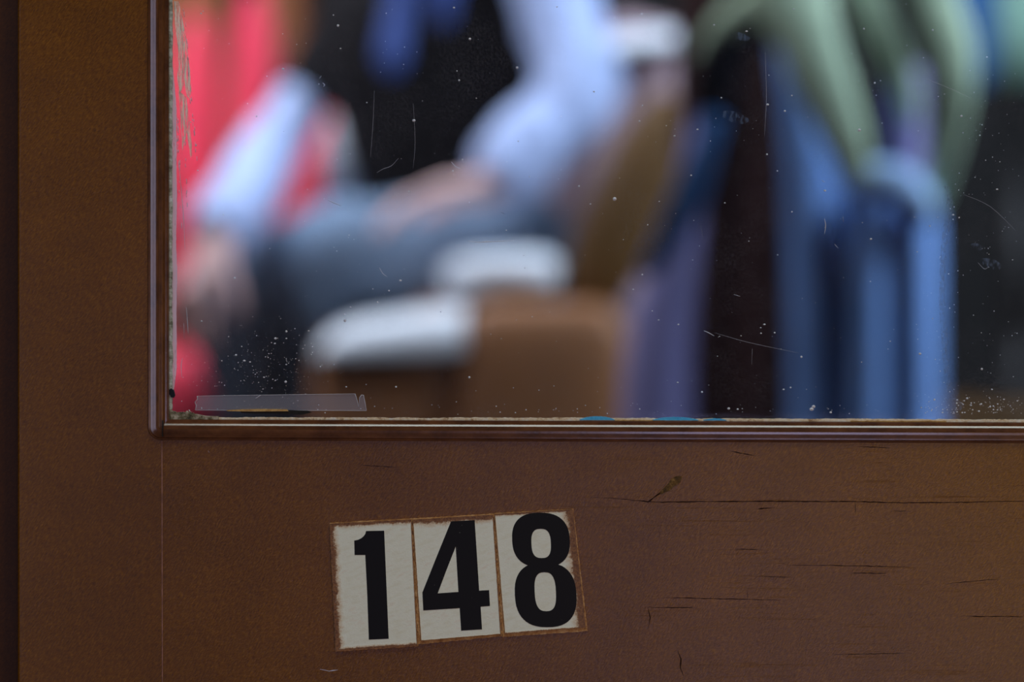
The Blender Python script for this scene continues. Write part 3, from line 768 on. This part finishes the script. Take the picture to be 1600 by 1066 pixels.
wr_i = arm(shR, elR, wrR); hand(wr_i, wrR, (-0.95, -0.1, -0.12), (-0.2, 0.0, -1), -1, 0)
wl_i = arm(shL, elL, wrL); hand(wl_i, wrL, (-0.30, -0.12, -0.85), (0.3, 0.9, -0.1), 1, 0)
def leg(hip, kn, an, toe):
    a = av(hip, 0.085, i0); b = av(hip.lerp(kn, .5), 0.075, a); c = av(kn, 0.056, b); d = av(kn.lerp(an, .35), 0.052, c); e = av(an, 0.035, d); av(toe, 0.028, e)
leg(hipA, knA, anA, toeA); leg(hipB, knB, anB, toeB)
person = skin('person', vs, es, rs, M['skin'], None, 2)
tag(person, 'seated person in pale blue shirt, dark waistcoat and slate trousers, hands on the knees', 'person')
def garment(name, chain, radii, mat, parent, n=20, wob=0.12, flat=1.0):
    bm = bmesh.new(); tube_bm(bm, chain, radii, n=n, sub=6, wob=wob, flat=flat); return from_bm(name, bm, mat, parent)
garment('shirt_sleeve', [chest.lerp(neck, .55), shR, shR.lerp(elR, .5)+Vector((.01, 0, 0)), elR+Vector((0.004, 0, 0)), elR.lerp(wrR, .45), elR.lerp(wrR, .85), wrR], [.07, .070, .064, .064, .060, .057, .046], M['shirt'], person, wob=0.22)
garment('shirt_sleeve', [elL+Vector((.005, .01, .02)), elL.lerp(wrL, .2), elL.lerp(wrL, .5), elL.lerp(wrL, .85), wrL], [.036, .044, .050, .050, .042], M['shirt'], person, wob=0.22)
tag(garment('shaded_sleeve', [chest.lerp(neck, .55), shL, shL.lerp(elL, .5), elL, elL.lerp(wrL, .12)], [.07, .062, .05, .05, .046], M['vest'], person, wob=0.1), 'upper sleeve, its shade put in as dark cloth')  # shade on the upper arm painted with the dark waistcoat colour
garment('waistcoat', [pelvis+Vector((-.02, 0, -.02)), pelvis.lerp(belly, .6), belly, belly.lerp(chest, .5), chest, chest.lerp(neck, .45), chest.lerp(neck, .72)], [.15, .16, .165, .185, .195, .17, .08], M['vest'], person, flat=0.62, wob=0.05)
garment('trouser_leg', [pelvis, hipA, hipA.lerp(knA, .5), knA+Vector((.02, 0, 0)), knA.lerp(anA, .12)+Vector((0, 0, 0)), knA.lerp(anA, .5), anA], [.12, .105, .088, .075, .073, .065, .062], M['trouser'], person)
garment('trouser_leg', [pelvis, hipB, hipB.lerp(knB, .5), knB+Vector((.02, 0, 0)), knB.lerp(anB, .12), knB.lerp(anB, .5), anB], [.12, .10, .088, .076, .074, .065, .062], M['trouser'], person)
for an, toe in ((anA, toeA), (anB, toeB)):
    garment('shoe', [an+Vector((.05, .03, -.035)), an+Vector((0, 0, -.03)), an.lerp(toe, .6)+Vector((0, 0, -.02)), toe+Vector((-.04, -.03, -.01))], [.034, .045, .042, .026], M['shoe'], person, wob=0)
ty0, ty1 = V(640, -150, 2.02), V(612, 118, 1.985)
garment('necktie', [ty0, ty0.lerp(ty1, .15), ty0.lerp(ty1, .6), ty1+Vector((0, 0, .03)), ty1], [.016, .013, .02, .024, .008], M['tie'], person, flat=0.3, wob=0)
garment('shirt_front', [V(700, -165, 2.04), V(694, -60, 2.005), V(690, 40, 2.0)], [.04, .036, .010], M['tie'], person, flat=0.5, wob=0.1)
hc = (headb.lerp(headt, .62))
soft('hair', hc+Vector((.02, .03, .035)), (.100, .105, .088), M['hair'], person, 0.95, puff=0.01)
fx = hc+Vector((-.025, -.078, 0))
soft('nose', fx+Vector((-.01, -.012, -.012)), (.011, .018, .022), M['skin'], person, 0.9, nu=12, nv=8)
for sx in (-.045, .018):
    soft('eye', fx+Vector((sx, .006, .012)), (.013, .009, .008), M['eye'], person, 1, nu=12, nv=8)
    soft('iris', fx+Vector((sx, -.0015, .012)), (.005, .003, .005), M['iris'], person, 1, nu=10, nv=6)
soft('mouth', fx+Vector((-.012, .004, -.045)), (.022, .008, .006), M['lip'], person, 1, nu=12, nv=8)
for sx in (-.085, .092): soft('ear', hc+Vector((sx, .0, -.01)), (.009, .016, .028), M['skin'], person, 1, nu=12, nv=8)

# ---- coat stand with the hung clothes, nearer the glass on the right
YC = 1.45
cs = empty('coat_stand', (P(1300, 0, YC+0.12).x, YC+0.12, 0)); tag(cs, 'black iron coat stand behind the hanging blue coat', 'coat stand')
px_ = P(1300, 0, YC+0.12).x; yy_ = YC+0.12
tube('pole', [(px_, yy_, 0.03), (px_, yy_, 1.72)], 0.016, M['pole'], cs, n=16)
for k in range(3):
    a = k*2*PI/3+0.5; tube('foot', [(px_, yy_, 0.10), (px_+.12*math.cos(a), yy_+.12*math.sin(a), 0.05), (px_+.2*math.cos(a), yy_+.2*math.sin(a), 0.012)], 0.012, M['pole'], cs, sub=4)
for k in range(4):
    a = k*PI/2+0.3; tube('hook', [(px_, yy_, 1.52), (px_+.07*math.cos(a), yy_+.07*math.sin(a), 1.49), (px_+.12*math.cos(a), yy_+.12*math.sin(a), 1.57)], 0.008, M['pole'], cs, sub=4)

coat = empty('coat', P(1240, 900, YC)); tag(coat, 'blue coat hanging open on the right, its dark brown lining showing', 'coat')
def hang(name, rows, mat, parent, thick=0.008, folds=0.0):
    R = []
    for y, cols in rows: R.append([P(x, y, YC+dy) for x, dy in cols])
    return sheet(name, R, mat, parent, thick)
hang('lining', [(y, [(1055+q*32, .10+.012*math.sin(q*2.1+y*.004)) for q in range(9)]) for y in (-260, 0, 200, 400, 600, 800, 960)], M['lining'], coat)
hang('front_panel', [(60, [(1128, .05), (1136, .03), (1146, .03), (1158, .06)]), (160, [(1082, .05), (1092, .00), (1102, .00), (1116, .05)]), (260, [(1066, .06), (1076, .0), (1092, .0), (1104, .05)]),
    (380, [(1030, .06), (1045, .0), (1072, .0), (1096, .05)]), (500, [(978, .06), (1005, .0), (1050, .0), (1085, .06)]), (650, [(968, .06), (998, .0), (1045, .0), (1082, .06)]), (950, [(960, .06), (995, .0), (1045, .0), (1085, .06)])], M['coatp'], coat)
hang('front_panel', [(-60, [(1180, .02), (1215, .0), (1250, .03), (1276, .06), (1290, .10)]), (60, [(1205, .03), (1230, .0), (1262, .04), (1290, .07), (1305, .10)]), (180, [(1222, .06), (1245, .0), (1275, .01), (1305, .07), (1335, .08)]),
    (320, [(1226, .07), (1250, .0), (1280, .0), (1312, .07), (1370, .07)]), (500, [(1230, .07), (1255, .0), (1284, .0), (1312, .05), (1380, .06)]), (680, [(1232, .07), (1258, .0), (1286, .0), (1316, .05), (1390, .06)]), (960, [(1232, .07), (1258, .0), (1288, .0), (1322, .05), (1395, .06)])], M['coat'], coat)
def tb(name, pts, rad, mat, parent, **kw):
    return tube(name, [P(x, y, YC+d) for x, y, d in pts], [r*S0*(YC+D0)/D0 for r in rad], mat, parent, n=22, sub=6, **kw)
sl = lambda o: [(1318+o, .05), (1338+o, -.02), (1362, -.035), (1384, -.02), (1402, .015), (1422, -.03), (1442, -.03), (1458-o*.2, .0), (1470-o*.3, .06)]
hang('sleeve', [(285, [(1338, .03), (1350, -.01), (1366, -.02), (1384, -.02), (1400, -.01), (1414, -.01), (1428, .0), (1438, .01), (1446, .05)]), (320, sl(8)), (400, sl(4)), (520, sl(2)), (680, sl(0)), (960, sl(0))], M['coat'], coat)
hang('inner_fold', [(y, [(1385, .05), (1405, .01), (1428, .01), (1445, .05)]) for y in (100, 140, 200, 300, 420)], M['coatp'], coat)
tb('cuff', [(1336, 300, -.03), (1362, 282, -.04), (1400, 286, -.05), (1432, 312, -.05), (1448, 345, -.04)], [16, 29, 31, 27, 14], M['coatl'], coat, flat=0.8)
tb('collar', [(1112, 215, -.01), (1116, 140, -.02), (1135, 82, -.02), (1178, 52, -.02), (1225, 62, -.02), (1252, 110, .0)], [22, 34, 34, 22, 16, 10], M['navy'], coat, flat=0.5)
tb('lapel', [(1120, 180, -.03), (1092, 260, -.04), (1070, 320, -.04), (1040, 380, -.03), (1005, 430, -.02)], [14, 24, 28, 22, 10], M['teal'], coat, flat=0.5)
tube('hanger', [P(1150, -20, YC+.02), P(1300, -170, YC+.06), P(1430, -20, YC+.02)], 0.008, M['pole'], coat)

card = empty('cardigan', P(1330, 330, YC)); tag(card, 'sage green knitted cardigan slung in folds over the blue coat', 'cardigan')
def fold(name, pts, rad, flat=0.55): return tb(name, pts, rad, M['green'], card, flat=flat, wob=0.1)
YG = -.10
tb('knitted_body', [(1215, -190, -.06), (1225, -90, -.08), (1238, -10, -.09), (1262, 60, -.10), (1292, 140, -.10), (1322, 220, -.09), (1340, 278, -.07)], [60, 60, 58, 46, 42, 34, 22], M['green'], card, flat=0.35, wob=0.06)
tb('front_band', [(1320, -190, -.02), (1335, -80, -.04), (1358, 0, -.05), (1388, 70, -.05), (1412, 130, -.04), (1424, 190, -.02)], [30, 30, 28, 24, 20, 10], M['green'], card, flat=0.35, wob=0.06)
tb('front_band', [(1440, -190, -.03), (1448, -80, -.06), (1466, 0, -.07), (1490, 70, -.08), (1494, 140, -.08), (1478, 220, -.06), (1452, 330, -.03)], [34, 34, 32, 30, 26, 26, 16], M['green'], card, flat=0.35, wob=0.06)
hang('yoke', [(-230, [(1160, .03), (1250, -.02), (1340, .0), (1420, -.01), (1480, .03)]), (-150, [(1160, .03), (1250, -.03), (1340, .0), (1420, -.01), (1480, .03)]), (-70, [(1170, .03), (1250, -.03), (1335, .01), (1420, -.01), (1480, .03)])], M['green'], card, 0.010)
tb('sleeve', [(1215, -10, -.08), (1170, 14, -.07), (1130, 42, -.03), (1098, 90, .03)], [34, 26, 22, 14], M['green'], card, flat=0.6)

# ---- things at the back right, far out of focus
lp = empty('table_lamp', P(1590, 640, 2.7)*1.0); lp.location.z = 0.72
tag(lp, 'pale green shaded table lamp at the far right behind the coat', 'lamp')
s27 = S0*(2.7+D0)/D0
lx = P(1592, 0, 2.7).x
tbp = box('side_table_top', (lx-.25, 2.45, 0.30), (lx+.3, 2.95, 0.33), M['leatherd'], None, 0.006); tbp.name = 'side_table'
tag(tbp, 'low dark wooden side table at the far right, under the lamp', 'table')
for dx in (-.21, .26):
    for dy in (2.49, 2.91): box('leg', (lx+dx-.015, dy-.015, 0), (lx+dx+.015, dy+.015, 0.30), M['leatherd'], tbp)
lp.location = (lx, 2.7, 0.33)
bm = bmesh.new(); tube_bm(bm, [(lx, 2.7, .33), (lx, 2.7, .345), (lx, 2.7, .36), (lx, 2.7, .5), (lx, 2.7, .9)], [.07, .07, .015, .03, .01], n=20); from_bm('base', bm, M['pole'], lp)
bm = bmesh.new(); tube_bm(bm, [(lx, 2.7, .93), (lx, 2.7, 1.12)], [.075, .05], n=24); from_bm('lamp_shade', bm, M['jade'], lp)
bk = soft('cushion', P(1512, 50, 2.5), (.05, .05, .11), M['teal'], None, .7); bk.name = 'scarf'
tag(bk, 'small blue scarf hanging right of the green cardigan', 'scarf')
